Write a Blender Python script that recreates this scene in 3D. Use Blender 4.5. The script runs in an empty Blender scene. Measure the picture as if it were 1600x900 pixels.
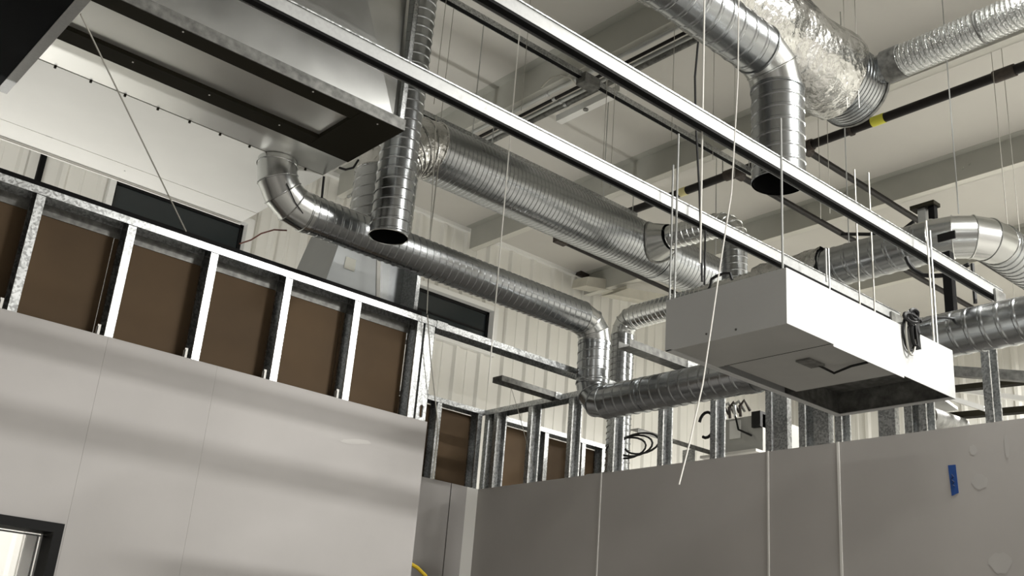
import bpy, bmesh, math, random
from mathutils import Vector, Matrix
random.seed(7)
scene = bpy.context.scene
C = scene.collection

# ------------------------------------------------------------------ camera
H = 1.6
AX = Vector((0.7505824658301037, 0.2875749863936747, 0.5949172960917168))
AY = Vector((-0.6562240197603701, 0.21890224935379737, 0.7221162241061956))
AZ = Vector((0.07743382902803514, -0.9324067955718287, 0.3530178036495204))
FPX = 1667.2
right = Vector((AX.x, AY.x, AZ.x)); down = Vector((AX.y, AY.y, AZ.y)); fwd = Vector((AX.z, AY.z, AZ.z))
cam_data = bpy.data.cameras.new('camera')
cam = bpy.data.objects.new('camera', cam_data)
C.objects.link(cam)
cam.matrix_world = Matrix(((right.x, -down.x, -fwd.x, 0), (right.y, -down.y, -fwd.y, 0), (right.z, -down.z, -fwd.z, H), (0, 0, 0, 1)))
cam_data.sensor_width = 36.0
cam_data.lens = 36.0 * FPX / 1600.0
cam_data.clip_start = 0.05
scene.camera = cam

# ------------------------------------------------------------------ world, lamps, exposure
world = bpy.data.worlds.new('world'); scene.world = world
world.use_nodes = True
world.node_tree.nodes['Background'].inputs[0].default_value = (0.9, 0.95, 1.0, 1)
world.node_tree.nodes['Background'].inputs[1].default_value = 0.25
scene.view_settings.view_transform = 'Standard'
scene.view_settings.look = 'None'
scene.view_settings.gamma = 1.0
scene.view_settings.use_curve_mapping = False
scene.view_settings.exposure = 0.45
# unseen high-bay lamps; all between first and last are added to shape light: (x, y, z, watts)
LAMPS = [(5.5, -2.2, 5.45, 560), (7.0, -5.2, 5.45, 380), (9.6, 2.6, 5.45, 300), (-2.5, -3.0, 5.45, 120), (4.4, 0.9, 5.45, 150)]

# ------------------------------------------------------------------ helpers
def on(ax, px, py, val):
    """point where the sight line of a photo pixel meets the plane axis = val (metres, z above floor)"""
    u = Vector(((px - 800) / FPX, (py - 450) / FPX, 1.0))
    r = Vector((AX.dot(u), AY.dot(u), AZ.dot(u)))
    if ax == 'x': k = val / r.x
    elif ax == 'y': k = val / r.y
    else: k = (val - H) / r.z
    return Vector((r.x * k, r.y * k, r.z * k + H))

MATS = {}
def mat(name, col, rough=0.6, metal=0.0, var=0.0, vscale=8.0, bump=0.0, bscale=40.0, kind='noise', rvar=0.0, spec=None, emit=None, alpha=None):
    m = bpy.data.materials.new(name); m.use_nodes = True
    nt = m.node_tree; b = nt.nodes['Principled BSDF']
    b.inputs['Base Color'].default_value = (*col, 1)
    b.inputs['Roughness'].default_value = rough
    b.inputs['Metallic'].default_value = metal
    if spec is not None: b.inputs['Specular IOR Level'].default_value = spec
    tc = nt.nodes.new('ShaderNodeTexCoord')
    if var > 0 or rvar > 0:
        if kind == 'voronoi':
            t = nt.nodes.new('ShaderNodeTexVoronoi'); t.inputs['Scale'].default_value = vscale
            out = t.outputs['Color']
            sep = nt.nodes.new('ShaderNodeSeparateColor'); nt.links.new(out, sep.inputs[0]); fac = sep.outputs[0]
        else:
            t = nt.nodes.new('ShaderNodeTexNoise'); t.inputs['Scale'].default_value = vscale
            t.inputs['Detail'].default_value = 4.0
            fac = t.outputs['Fac']
        nt.links.new(tc.outputs['Object'], t.inputs['Vector'])
        if var > 0:
            rm = nt.nodes.new('ShaderNodeValToRGB')
            rm.color_ramp.elements[0].position = 0.25; rm.color_ramp.elements[1].position = 0.75
            rm.color_ramp.elements[0].color = (*[max(0, c * (1 - var)) for c in col], 1)
            rm.color_ramp.elements[1].color = (*[min(1, c * (1 + var)) for c in col], 1)
            nt.links.new(fac, rm.inputs[0]); nt.links.new(rm.outputs[0], b.inputs['Base Color'])
        if rvar > 0:
            mr = nt.nodes.new('ShaderNodeMapRange')
            mr.inputs['To Min'].default_value = max(0.03, rough - rvar); mr.inputs['To Max'].default_value = rough + rvar
            nt.links.new(fac, mr.inputs['Value']); nt.links.new(mr.outputs[0], b.inputs['Roughness'])
    if bump > 0:
        n2 = nt.nodes.new('ShaderNodeTexNoise'); n2.inputs['Scale'].default_value = bscale; n2.inputs['Detail'].default_value = 3.0
        nt.links.new(tc.outputs['Object'], n2.inputs['Vector'])
        bp = nt.nodes.new('ShaderNodeBump'); bp.inputs['Strength'].default_value = bump; bp.inputs['Distance'].default_value = 0.02
        nt.links.new(n2.outputs['Fac'], bp.inputs['Height']); nt.links.new(bp.outputs['Normal'], b.inputs['Normal'])
    if emit:
        b.inputs['Emission Color'].default_value = (*emit[0], 1); b.inputs['Emission Strength'].default_value = emit[1]
    MATS[name] = m
    return m

mat('galv', (0.44, 0.45, 0.45), 0.38, 1.0, var=0.25, vscale=120, kind='voronoi', rvar=0.1)
mat('rail', (0.35, 0.355, 0.35), 0.5, 0.3, var=0.05, vscale=90, kind='voronoi', rvar=0.08)
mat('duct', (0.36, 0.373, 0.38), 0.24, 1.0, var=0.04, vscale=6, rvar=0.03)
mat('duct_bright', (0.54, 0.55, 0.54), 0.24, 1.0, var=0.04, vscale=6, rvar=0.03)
mat('sheet', (0.56, 0.565, 0.55), 0.3, 1.0, var=0.08, vscale=5, rvar=0.06)
mat('foil', (0.50, 0.498, 0.48), 0.25, 1.0, var=0.10, vscale=7, rvar=0.06, bump=0.9, bscale=16)
mat('flex', (0.62, 0.63, 0.62), 0.25, 1.0, bump=0.5, bscale=90)
mat('sheet_grey', (0.30, 0.31, 0.31), 0.45, 0.85, var=0.06, vscale=5)
mat('pan_white', (0.70, 0.695, 0.655), 0.5, 0.0, var=0.04, vscale=3)
mat('pan_metal', (0.70, 0.70, 0.67), 0.3, 0.75, var=0.06, vscale=3)
mat('dark_rail', (0.018, 0.016, 0.010), 0.7, spec=0.1)
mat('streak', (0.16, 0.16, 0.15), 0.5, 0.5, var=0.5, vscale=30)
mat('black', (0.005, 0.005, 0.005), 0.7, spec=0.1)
mat('black_liner', (0.006, 0.007, 0.008), 0.8, var=0.4, vscale=3, spec=0.1)
mat('cable', (0.010, 0.010, 0.010), 0.5, spec=0.25)
mat('box_white', (0.50, 0.506, 0.50), 0.5, var=0.02, vscale=6, bump=0.03, bscale=60)
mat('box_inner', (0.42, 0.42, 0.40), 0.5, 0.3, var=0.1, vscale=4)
mat('roof_white', (0.58, 0.565, 0.525), 0.7, var=0.05, vscale=1.2, bump=0.15, bscale=5)
mat('purlin', (0.42, 0.42, 0.38), 0.6, var=0.06, vscale=4)
mat('purlin_lip', (0.62, 0.61, 0.55), 0.5)
mat('corrugated', (0.80, 0.79, 0.74), 0.5, var=0.03, vscale=2)
mat('trim_white', (0.85, 0.85, 0.82), 0.45)
mat('drywall', (0.435, 0.418, 0.405), 0.9, var=0.07, vscale=1.8)
mat('drywall_r', (0.46, 0.44, 0.42), 0.9, var=0.07, vscale=1.6)
mat('patch', (0.49, 0.475, 0.455), 0.9, var=0.07, vscale=8)
mat('mud', (0.50, 0.485, 0.465), 0.9, var=0.05, vscale=6)
mat('bead', (0.78, 0.77, 0.73), 0.6)
mat('kraft', (0.075, 0.046, 0.021), 0.85, var=0.18, vscale=2.5)
mat('black_pipe', (0.010, 0.008, 0.007), 0.5, 0.0, spec=0.25)
mat('rust', (0.035, 0.026, 0.02), 0.7, var=0.4, vscale=40)
mat('tag', (0.62, 0.60, 0.06), 0.6)
mat('tag_pale', (0.75, 0.68, 0.35), 0.6)
mat('tape', (0.015, 0.07, 0.28), 0.7, var=0.15, vscale=20)
mat('ink', (0.01, 0.02, 0.06), 0.7)
mat('paper', (0.80, 0.80, 0.72), 0.8)
mat('rod', (0.45, 0.46, 0.45), 0.4, 0.7)
mat('rope', (0.80, 0.79, 0.74), 0.7)
mat('wire', (0.40, 0.39, 0.35), 0.5, 0.5)
mat('yellow', (0.75, 0.52, 0.03), 0.5)
mat('red_wire', (0.10, 0.03, 0.02), 0.5)
mat('concrete', (0.32, 0.31, 0.29), 0.8, var=0.1, vscale=2)
mat('timber', (0.55, 0.53, 0.46), 0.8, var=0.12, vscale=6)
mat('window_dark', (0.018, 0.024, 0.026), 0.12, 0.0, spec=0.6)
mat('frame_black', (0.005, 0.005, 0.005), 0.5, spec=0.15)
mat('lamp_lens', (0.9, 0.9, 0.85), 0.4, emit=((1.0, 0.97, 0.88), 3.0))
gm = bpy.data.materials.new('clear_glass'); gm.use_nodes = True; MATS['clear_glass'] = gm
nt = gm.node_tree; nt.nodes.remove(nt.nodes['Principled BSDF'])
tr = nt.nodes.new('ShaderNodeBsdfTransparent'); gl = nt.nodes.new('ShaderNodeBsdfGlossy'); gl.inputs['Roughness'].default_value = 0.03
mx = nt.nodes.new('ShaderNodeMixShader'); mx.inputs[0].default_value = 0.05
nt.links.new(tr.outputs[0], mx.inputs[1]); nt.links.new(gl.outputs[0], mx.inputs[2]); nt.links.new(mx.outputs[0], nt.nodes['Material Output'].inputs[0])

def link(name, me, parent=None, loc=None):
    o = bpy.data.objects.new(name, me); C.objects.link(o)
    if loc is not None: o.location = loc
    if parent is not None:
        o.parent = parent
        o.matrix_parent_inverse = Matrix.Translation(parent_origin(parent)).inverted()
    return o
def parent_origin(p):
    v = Vector(p.location)
    return v
def tag(o, label, cat, group=None):
    o['label'] = label; o['category'] = cat
    if group: o['group'] = group
    return o
def struct(o, label=None):
    o['kind'] = 'structure'
    if label: o['label'] = label
    return o
def thing(name, label, cat, loc=(0, 0, 0), group=None):
    o = bpy.data.objects.new(name, None); C.objects.link(o); o.location = loc; o.empty_display_size = 0.1
    return tag(o, label, cat, group)
def mesh(name, vs, fs, m, parent=None, smooth=False, angle=35, loc=None):
    me = bpy.data.meshes.new(name); me.from_pydata([tuple(v) for v in vs], [], fs); me.update()
    me.materials.append(MATS[m])
    if smooth:
        me.polygons.foreach_set('use_smooth', [True] * len(me.polygons))
        me.set_sharp_from_angle(angle=math.radians(angle))
    return link(name, me, parent, loc)
class MB:
    def __init__(s): s.v = []; s.f = []
    def box(s, lo, hi):
        n = len(s.v); x0, y0, z0 = lo; x1, y1, z1 = hi
        s.v += [(x0, y0, z0), (x1, y0, z0), (x1, y1, z0), (x0, y1, z0), (x0, y0, z1), (x1, y0, z1), (x1, y1, z1), (x0, y1, z1)]
        s.f += [tuple(n + i for i in q) for q in ((0, 3, 2, 1), (4, 5, 6, 7), (0, 1, 5, 4), (1, 2, 6, 5), (2, 3, 7, 6), (3, 0, 4, 7))]
        return s
    def hexa(s, p):
        n = len(s.v); s.v += [tuple(q) for q in p]
        s.f += [tuple(n + i for i in q) for q in ((0, 3, 2, 1), (4, 5, 6, 7), (0, 1, 5, 4), (1, 2, 6, 5), (2, 3, 7, 6), (3, 0, 4, 7))]
        return s
    def tube(s, pts, r, n=8, cap=True):
        pts = [Vector(p) for p in pts]; base = len(s.v); prev = None
        for i, p in enumerate(pts):
            if i == 0: t = pts[1] - pts[0]
            elif i == len(pts) - 1: t = pts[-1] - pts[-2]
            else: t = (pts[i] - pts[i - 1]).normalized() + (pts[i + 1] - pts[i]).normalized()
            t.normalize()
            if prev is None:
                a = Vector((0, 0, 1)) if abs(t.z) < 0.9 else Vector((1, 0, 0))
                u = t.cross(a).normalized()
            else:
                u = (prev - t * prev.dot(t)).normalized()
            prev = u; w = t.cross(u)
            for k in range(n):
                a = 2 * math.pi * k / n
                s.v.append(tuple(p + (u * math.cos(a) + w * math.sin(a)) * r))
        for i in range(len(pts) - 1):
            for k in range(n):
                a = base + i * n + k; b = base + i * n + (k + 1) % n
                s.f.append((a, b, b + n, a + n))
        if cap:
            s.f.append(tuple(base + k for k in reversed(range(n))))
            s.f.append(tuple(base + (len(pts) - 1) * n + k for k in range(n)))
        return s
    def build(s, name, m, parent=None, smooth=False, angle=35, loc=None):
        return mesh(name, s.v, s.f, m, parent, smooth, angle, loc)
def box(name, lo, hi, m, parent=None): return MB().box(lo, hi).build(name, m, parent)
def tube(name, pts, r, m, parent=None, n=8): return MB().tube(pts, r, n).build(name, m, parent, True)
def basis(d):
    d = Vector(d).normalized()
    a = Vector((0, 0, 1)) if abs(d.z) < 0.9 else Vector((1, 0, 0))
    u = d.cross(a).normalized()
    return d, u, d.cross(u)
def spiral(name, p0, p1, r, m, parent=None, pitch=0.055, rib=0.003, n=32, wall=0.0):
    """spiral-lock duct: sheet tube with a helical raised seam"""
    p0 = Vector(p0); p1 = Vector(p1); L = (p1 - p0).length; d, u, w = basis(p1 - p0)
    prof = [(0.0, 0), (0.70, 0), (0.78, 1), (0.92, 1), (1.0, 0)]
    st = [(-pitch, 0.0)]
    k = -1
    while k * pitch < L + pitch:
        for a, h in prof[1:]: st.append(((k + a) * pitch, h))
        k += 1
    vs = []; fs = []
    for s_, h in st:
        for j in range(n):
            a = 2 * math.pi * j / n
            s = min(max(s_ + pitch * j / n, 0.0), L); rr = r + (rib * h if 0 < s < L else 0)
            vs.append(p0 + d * s + (u * math.cos(a) + w * math.sin(a)) * rr)
    m_ = len(st)
    for i in range(m_ - 1):
        for j in range(n - 1):
            q = (i * n + j, i * n + j + 1, (i + 1) * n + j + 1, (i + 1) * n + j)
            fs.append(q)
    # close the helix: column n-1 meets column 0 one pitch (4 stations) further on
    step = len(prof) - 1
    for i in range(m_ - 1 - step):
        fs.append((i * n + n - 1, (i + step) * n, (i + step + 1) * n, (i + 1) * n + n - 1))
    good = []
    for q in fs:
        ss = [(Vector(vs[i]) - p0).dot(d) for i in q]
        if max(ss) - min(ss) > 1e-6: good.append(q)
    return mesh(name, vs, good, m, parent, True, 22)
def ring(name, c, d, r, m, parent=None, w=0.02, t=0.006, n=32):
    """short band standing proud of a duct"""
    d, u, v_ = basis(d); c = Vector(c); vs = []; fs = []
    prof = [(-w / 2, r), (-w / 2, r + t), (w / 2, r + t), (w / 2, r)]
    for s, rr in prof:
        for j in range(n):
            a = 2 * math.pi * j / n; vs.append(c + d * s + (u * math.cos(a) + v_ * math.sin(a)) * rr)
    for i in range(3):
        for j in range(n): fs.append((i * n + j, i * n + (j + 1) % n, (i + 1) * n + (j + 1) % n, (i + 1) * n + j))
    return mesh(name, vs, fs, m, parent, True, 40)
def gored_elbow(parent, corner, din, dout, R, r, m, gores=4, n=32, seam=0.004):
    """segmented elbow: din runs towards the corner, dout away from it; each gore is a sub-part, the seam beads are the elbow part"""
    din = Vector(din).normalized(); dout = Vector(dout).normalized(); corner = Vector(corner)
    start = corner - din * R; cen = start + dout * R; axis = din.cross(dout).normalized()
    planes = []
    for i in range(gores):
        if i == 0: planes.append(0.0)
        planes.append(math.pi / 2 * (i + 0.5) / gores if i < gores - 1 else math.pi / 2)
    # mitre angles: equally spaced
    planes = [math.pi / 2 * i / gores for i in range(gores + 1)]
    rings = []
    for a in planes:
        rad = -dout * math.cos(a) + din * math.sin(a)
        c = cen + rad * R
        rings.append([c + (rad * math.cos(b) + axis * math.sin(b)) * r for b in [2 * math.pi * j / n for j in range(n)]])
    beads = MB()
    for rg in rings[:]:
        c = sum(rg, Vector()) / n
        beads.tube([c + (p - c) * (1 + seam * 0.3 / r) for p in rg] + [c + (rg[0] - c) * (1 + seam * 0.3 / r)], seam, 6, False)
    el = beads.build('elbow', m, parent, True)
    for i in range(gores):
        vs = rings[i] + rings[i + 1]; fs = [(j, (j + 1) % n, n + (j + 1) % n, n + j) for j in range(n)]
        mesh('gore', vs, fs, m, el, True, 60)
    return start, cen + din * R
def arc(p0, p1, sag, n=12, axis=(0, 0, -1)):
    p0 = Vector(p0); p1 = Vector(p1); a = Vector(axis)
    return [p0.lerp(p1, i / n) + a * sag * 4 * (i / n) * (1 - i / n) for i in range(n + 1)]

# ================================================================== STRUCTURE
struct(box('floor', (-6, -8, -0.1), (12, 8.3, 0.0), 'concrete'))
ZR = 6.0
struct(box('ceiling', (-6, -8, ZR), (12, 8.3, ZR + 0.12), 'roof_white'), 'white faced insulation of the metal roof above the purlins')

# hall lamps, inferred ones and added ones (fixture and its light)
for i, (x, y, z, wt) in enumerate(LAMPS):
    where = ['over the far side of the grey right-hand wall', 'added behind the viewer on the right to soften shadows', 'added deep in the hall past the right-hand wall to brighten the gable', 'added behind the viewer on the left as fill', 'above the hood just past the top of the photo'][i]
    t = thing('unseen_high_bay', 'rectangular white high bay light ' + where, 'light', (x, y, z + 0.1), 'high bay lights of the hall')
    hx, hy = (0.62, 0.17) if i == 0 else (0.22, 0.82)   # the first one hangs across the row
    box('housing', (x - hx, y - hy, z + 0.03), (x + hx, y + hy, z + 0.10), 'trim_white', t)
    for sx in (-0.14, 0.14): tube('hanger', [(x, y + sx, z + 0.1), (x, y + sx, ZR)], 0.004, 'rod', t, 5)
    ld = bpy.data.lights.new('lamp', 'AREA'); ld.shape = 'RECTANGLE'; ld.size = 2 * hx - 0.04; ld.size_y = 2 * hy - 0.04; ld.energy = wt; ld.color = (1.0, 0.985, 0.945)
    lo = bpy.data.objects.new('lamp', ld); C.objects.link(lo); lo.location = (x, y, z); lo.parent = t
    lo.matrix_parent_inverse = Matrix.Translation((-x, -y, -(z + 0.1)))

# upturned work light in the passage behind the left stud wall
wx, wy, wz = 1.2, 6.3, 1.6
t = thing('work_light', 'upturned work light on a tripod in the passage behind the left stud wall', 'light', (wx, wy, 0))
box('housing', (wx - 0.32, wy - 0.22, wz - 0.09), (wx + 0.32, wy + 0.22, wz - 0.015), 'black', t)
tube('pole', [(wx, wy, 0.5), (wx, wy, wz - 0.09)], 0.018, 'black', t)
for a in (0, 2.1, 4.2): tube('leg', [(wx, wy, 0.75), (wx + 0.4 * math.cos(a), wy + 0.4 * math.sin(a), 0.0)], 0.012, 'black', t)
ld = bpy.data.lights.new('lamp', 'AREA'); ld.shape = 'RECTANGLE'; ld.size = 0.6; ld.size_y = 0.4; ld.energy = 130; ld.color = (1.0, 0.985, 0.945)
lo = bpy.data.objects.new('lamp', ld); C.objects.link(lo); lo.location = (wx, wy, wz); lo.rotation_euler = (math.pi - 0.5, 0, 0); lo.parent = t
lo.matrix_parent_inverse = Matrix.Translation((-wx, -wy, 0))

# -- corrugated gable wall with clerestory windows
YG = 8.1
WIN = [(2.46, 3.62, 4.72, 5.205), (5.44, 6.42, 4.79, 5.215)]
def corrugated(x0, x1, z0, z1, wins, horiz='x', pos=YG, sgn=-1):
    base = []
    p = x0
    while p < x1 - 1e-4:
        for dx, dy in ((0.0, 0.0), (0.085, 0.0), (0.09, 0.006), (0.115, 0.006), (0.12, 0.0), (0.222, 0.0), (0.244, 0.03), (0.283, 0.03)):
            base.append((p + dx, dy))
        p += 0.305
    base.append((x1, 0.0))
    cuts = sorted({c for w in wins for c in w[:2] if x0 < c < x1})
    prof = []
    for (a, ya), (b, yb) in zip(base, base[1:]):
        prof.append((a, ya))
        for c in cuts:
            if a < c < b: prof.append((c, ya + (yb - ya) * (c - a) / (b - a)))
    prof.append(base[-1])
    vs = []; fs = []
    def quad(a, ya, b, yb, za, zb):
        n = len(vs)
        for (q, yy, zz) in ((a, ya, za), (b, yb, za), (b, yb, zb), (a, ya, zb)):
            vs.append((q, pos + sgn * yy, zz) if horiz == 'x' else (pos + sgn * yy, q, zz))
        fs.append((n, n + 1, n + 2, n + 3))
    for (a, ya), (b, yb) in zip(prof, prof[1:]):
        mid = (a + b) / 2; w = [w for w in wins if w[0] < mid < w[1]]
        if w: quad(a, ya, b, yb, z0, w[0][2]); quad(a, ya, b, yb, w[0][3], z1)
        else: quad(a, ya, b, yb, z0, z1)
    return vs, fs
wf = struct(MB().box((-6, YG + 0.12, 0), (12, YG + 0.2, 4.6)).box((-6, YG + 0.12, 5.3), (12, YG + 0.2, ZR)).box((-6, YG + 0.12, 4.6), (2.3, YG + 0.2, 5.3)).box((3.8, YG + 0.12, 4.6), (5.3, YG + 0.2, 5.3)).box((6.6, YG + 0.12, 4.6), (12, YG + 0.2, 5.3)).build('wall_far', 'corrugated'), 'white corrugated metal gable wall at the far side of the hall')
x = -0.945
while x < 11.9:
    vs, fs = corrugated(x, x + 0.915, 0, ZR, WIN)
    mesh('wall_panel', vs, fs, 'corrugated', wf); x += 0.915
# flashing along the head of the gable wall
box('head_trim', (-6, YG - 0.05, ZR - 0.04), (12, YG + 0.01, ZR), 'trim_white', wf)
box('base_girt', (3.0, YG - 0.10, 3.05), (12, YG - 0.035, 3.11), 'trim_white', wf)
for i, (a, b, z0, z1) in enumerate(WIN):
    w = struct(MB().box((a - 0.05, YG - 0.055, z0 - 0.05), (a + 0.0, YG + 0.1, z1 + 0.05)).box((b, YG - 0.055, z0 - 0.05), (b + 0.06, YG + 0.1, z1 + 0.05))
               .box((a, YG - 0.055, z1), (b, YG + 0.1, z1 + 0.05)).box((a, YG - 0.055, z0 - 0.05), (b, YG + 0.1, z0)).build('window_%d' % (i + 1), 'trim_white'),
               ['dark clerestory window behind the left stud wall', 'dark clerestory window right of the galvanised end post'][i])
    fr = MB().box((a, YG + 0.02, z0), (a + 0.03, YG + 0.06, z1)).box((b - 0.03, YG + 0.02, z0), (b, YG + 0.06, z1)).box((a, YG + 0.02, z0), (b, YG + 0.06, z0 + 0.03)).box((a, YG + 0.02, z1 - 0.03), (b, YG + 0.06, z1))
    fr.build('sash', 'frame_black', w)
    box('pane', (a + 0.02, YG + 0.035, z0 + 0.02), (b - 0.02, YG + 0.045, z1 - 0.02), 'window_dark', w)
    box('meeting_rail', (a + 0.03, YG + 0.028, (z0 + z1) / 2 - 0.01), (b - 0.03, YG + 0.034, (z0 + z1) / 2 + 0.01), 'frame_black', w)
# eave wall and the two walls behind the viewer
we = struct(box('wall_eave', (11.5, -8, 0), (11.6, 8.3, ZR), 'corrugated'), 'white corrugated eave wall at the far right')
y = -1.0
while y < 8.0:
    vs, fs = corrugated(y, y + 0.915, 0, ZR, [], 'y', 11.44, -1)
    mesh('wall_panel', vs, fs, 'corrugated', we); y += 0.915
struct(box('wall_front', (-6, -8.1, 0), (12, -8.0, ZR), 'drywall'), 'plain grey wall behind the viewer')
struct(box('wall_side', (-6.1, -8, 0), (-6.0, 8.3, ZR), 'drywall'), 'plain grey wall to the left of the viewer')

# -- stud walls
ZD = 2.897      # top of drywall
ZT = 3.465      # top of track
def stud_mesh(d, name, L):
    """C stud, origin at the bottom front corner; flange faces -y (len .038 in x), web along +y"""
    t = 0.0016; b = MB()
    b.box((0, 0, 0), (0.038, t, 1)).box((0, 0.09 - t, 0), (0.038, 0.09, 1)).box((0.038 - t, t, 0), (0.038, 0.09 - t, 1))
    b.box((0, t, 0), (t, 0.011, 1)).box((0, 0.079, 0), (t, 0.09 - t, 1))
    vs = [Vector((v[0], v[1], v[2] * L)) for v in b.v]
    if d == 'y':   # flange faces -x, stud stands in a wall running along y
        vs = [Vector((v.y, v.x, v.z)) for v in vs]
    me = bpy.data.meshes.new(name); me.from_pydata([tuple(v) for v in vs], [], b.f if d == 'x' else [tuple(reversed(f)) for f in b.f]); me.update()
    me.materials.append(MATS['galv']); return me
SX, SY = 'x', 'y'; STUDS = {}
def stud(me, x, y, z0, z1, parent):
    key = (me, round(z1 - z0, 4))
    if key not in STUDS: STUDS[key] = stud_mesh(me, 'stud', z1 - z0)
    return link('stud', STUDS[key], parent, (x, y, z0))
def track_x(parent, x0, x1, y0, z1=ZT, name='top_track'):
    return MB().box((x0, y0 - 0.002, z1 - 0.034), (x1, y0, z1)).box((x0, y0, z1 - 0.002), (x1, y0 + 0.092, z1)).box((x0, y0 + 0.092, z1 - 0.034), (x1, y0 + 0.094, z1)).build(name, 'galv', parent)

YL = 4.54
wl = struct(box('wall_left', (-4.0, YL, 0), (3.2, YL + 0.092, 0.03), 'galv'), 'steel stud wall with grey drywall on its lower part, left side')
WX0, WX1, WZ0, WZ1 = 0.30, 1.485, 0.9, 2.093
# drywall sheets
MB().box((-2.16, YL - 0.016, 0), (-0.942, YL, ZD)).build('drywall_sheet', 'drywall', wl)
MB().box((-0.938, YL - 0.016, 0), (0.278, YL, ZD)).build('drywall_sheet', 'drywall', wl)
MB().box((0.282, YL - 0.016, 0), (WX0, YL, ZD)).box((WX0, YL - 0.016, WZ1), (1.496, YL, ZD)).box((WX0, YL - 0.016, 0), (1.496, YL, WZ0)).box((WX1, YL - 0.016, WZ0), (1.496, YL, WZ1)).build('drywall_sheet', 'drywall', wl)
MB().box((1.4968, YL - 0.016, 0), (2.0118, YL, ZD)).build('drywall_sheet', 'drywall', wl)
MB().box((2.0125, YL - 0.016, 0), (3.225, YL, ZD)).build('drywall_sheet', 'drywall', wl)
box('end_drywall', (3.21, YL, 0), (3.225, YL + 0.10, ZD - 0.01), 'drywall', wl)
# studs
XS = [-0.54, -0.13, 0.275, 0.68, 1.075, 1.482, 1.887, 2.291, 2.700, 3.104]
for sx in XS:
    if WX0 - 0.03 < sx < WX1 - 0.01: stud(SX, sx, YL, WZ1, ZT - 0.002, wl)
    else: stud(SX, sx, YL, 0.03, ZT - 0.002, wl)
    if sx > 0.9 and sx < 3:
        MB().box((sx - 0.034, YL + 0.004, ZD - 0.05), (sx - 0.020, YL + 0.007, ZD + 0.05)).box((sx - 0.034, YL + 0.004, ZD - 0.05), (sx - 0.031, YL + 0.02, ZD + 0.042)).build('bridging_clip', 'bead', wl)
# end post: stud turned with its web to the room, with a slot
ep = MB(); px0, px1 = 3.155, 3.222
slot_z0, slot_z1 = 2.915, 2.985; sc0, sc1 = px0 + 0.024, px1 - 0.024
ep.box((px0, YL, 0.03), (px1, YL + 0.0016, slot_z0)).box((px0, YL, slot_z1), (px1, YL + 0.0016, ZT))
ep.box((px0, YL, slot_z0), (sc0, YL + 0.0016, slot_z1)).box((sc1, YL, slot_z0), (px1, YL + 0.0016, slot_z1))
ep.box((px0, YL, 0.03), (px0 + 0.0016, YL + 0.04, ZT)).box((px1 - 0.0016, YL, 0.03), (px1, YL + 0.04, ZT))
ep.build('end_post', 'galv', wl)
MB().tube([( (sc0 + sc1) / 2 + 0.0125 * math.cos(a), YL - 0.001, (slot_z1 - 0.012 if math.sin(a) > 0 else slot_z0 + 0.012) + 0.012 * math.sin(a)) for a in [2 * math.pi * k / 16 for k in range(17)]], 0.0015, 5, False).build('slot_rim', 'galv', wl)
track_x(wl, -4.0, 3.225, YL - 0.003)
box('sealing_strip', (-4.0, YL - 0.004, ZT), (3.12, YL + 0.094, ZT + 0.022), 'black', wl)
MB().box((-4.0, YL + 0.088, ZT - 0.085), (3.12, YL + 0.092, ZT - 0.034)).build('rear_flange', 'streak', wl)
# brown backs of the sheets on the other face
for a, b in ((-2.2, -0.98), (-0.975, 0.24), (0.245, 1.46), (1.465, 2.68), (2.685, 3.10)):
    if a < WX1 and b > WX0 - 0.06:
        m_ = MB().box((a, YL + 0.092, WZ1 + 0.01), (b, YL + 0.105, ZT - 0.05)).box((a, YL + 0.092, 0), (b, YL + 0.105, WZ0))
        m_.build('backing_sheet', 'kraft', wl)
    else:
        box('backing_sheet', (a, YL + 0.092, 0), (b, YL + 0.105, ZT - 0.05), 'kraft', wl)
# filled joint smears on the sheets
for (px, py, wd, ht) in ((555, 690, 0.16, 0.012),):
    p = on('y', px, py, YL - 0.016)
    vs = []; n = 18
    for k in range(n):
        a = 2 * math.pi * k / n; rr = 1 + 0.25 * random.random()
        vs.append((p.x + wd / 2 * math.cos(a) * rr, YL - 0.0172, p.z + ht * math.sin(a) * rr + 0.015 * math.cos(a)))
    mesh('joint_compound', vs, [tuple(range(n))], 'mud', wl)
# black framed window in the left wall
w3 = struct(MB().box((WX0, YL - 0.03, WZ1 - 0.038), (WX1, YL + 0.12, WZ1)).box((WX0, YL - 0.03, WZ0), (WX1, YL + 0.12, WZ0 + 0.038)).box((WX0, YL - 0.03, WZ0 + 0.038), (WX0 + 0.038, YL + 0.12, WZ1 - 0.038)).box((WX1 - 0.038, YL - 0.03, WZ0 + 0.038), (WX1, YL + 0.12, WZ1 - 0.038)).build('window_3', 'frame_black'), 'black framed interior window in the left drywall')
box('pane', (WX0 + 0.03, YL + 0.03, WZ0 + 0.03), (WX1 - 0.03, YL + 0.036, WZ1 - 0.03), 'clear_glass', w3)
MB().box((WX1 - 0.09, YL + 0.125, WZ0), (WX1 - 0.04, YL + 0.14, WZ1 - 0.04)).build('jamb_lining', 'trim_white', w3)
MB().box((WX0 + 0.04, YL + 0.036, WZ1 - 0.056), (WX1 - 0.04, YL + 0.044, WZ1 - 0.05)).box((WX1 - 0.076, YL + 0.036, WZ0), (WX1 - 0.07, YL + 0.044, WZ1 - 0.05)).build('glazing_bead', 'frame_black', w3)

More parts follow.
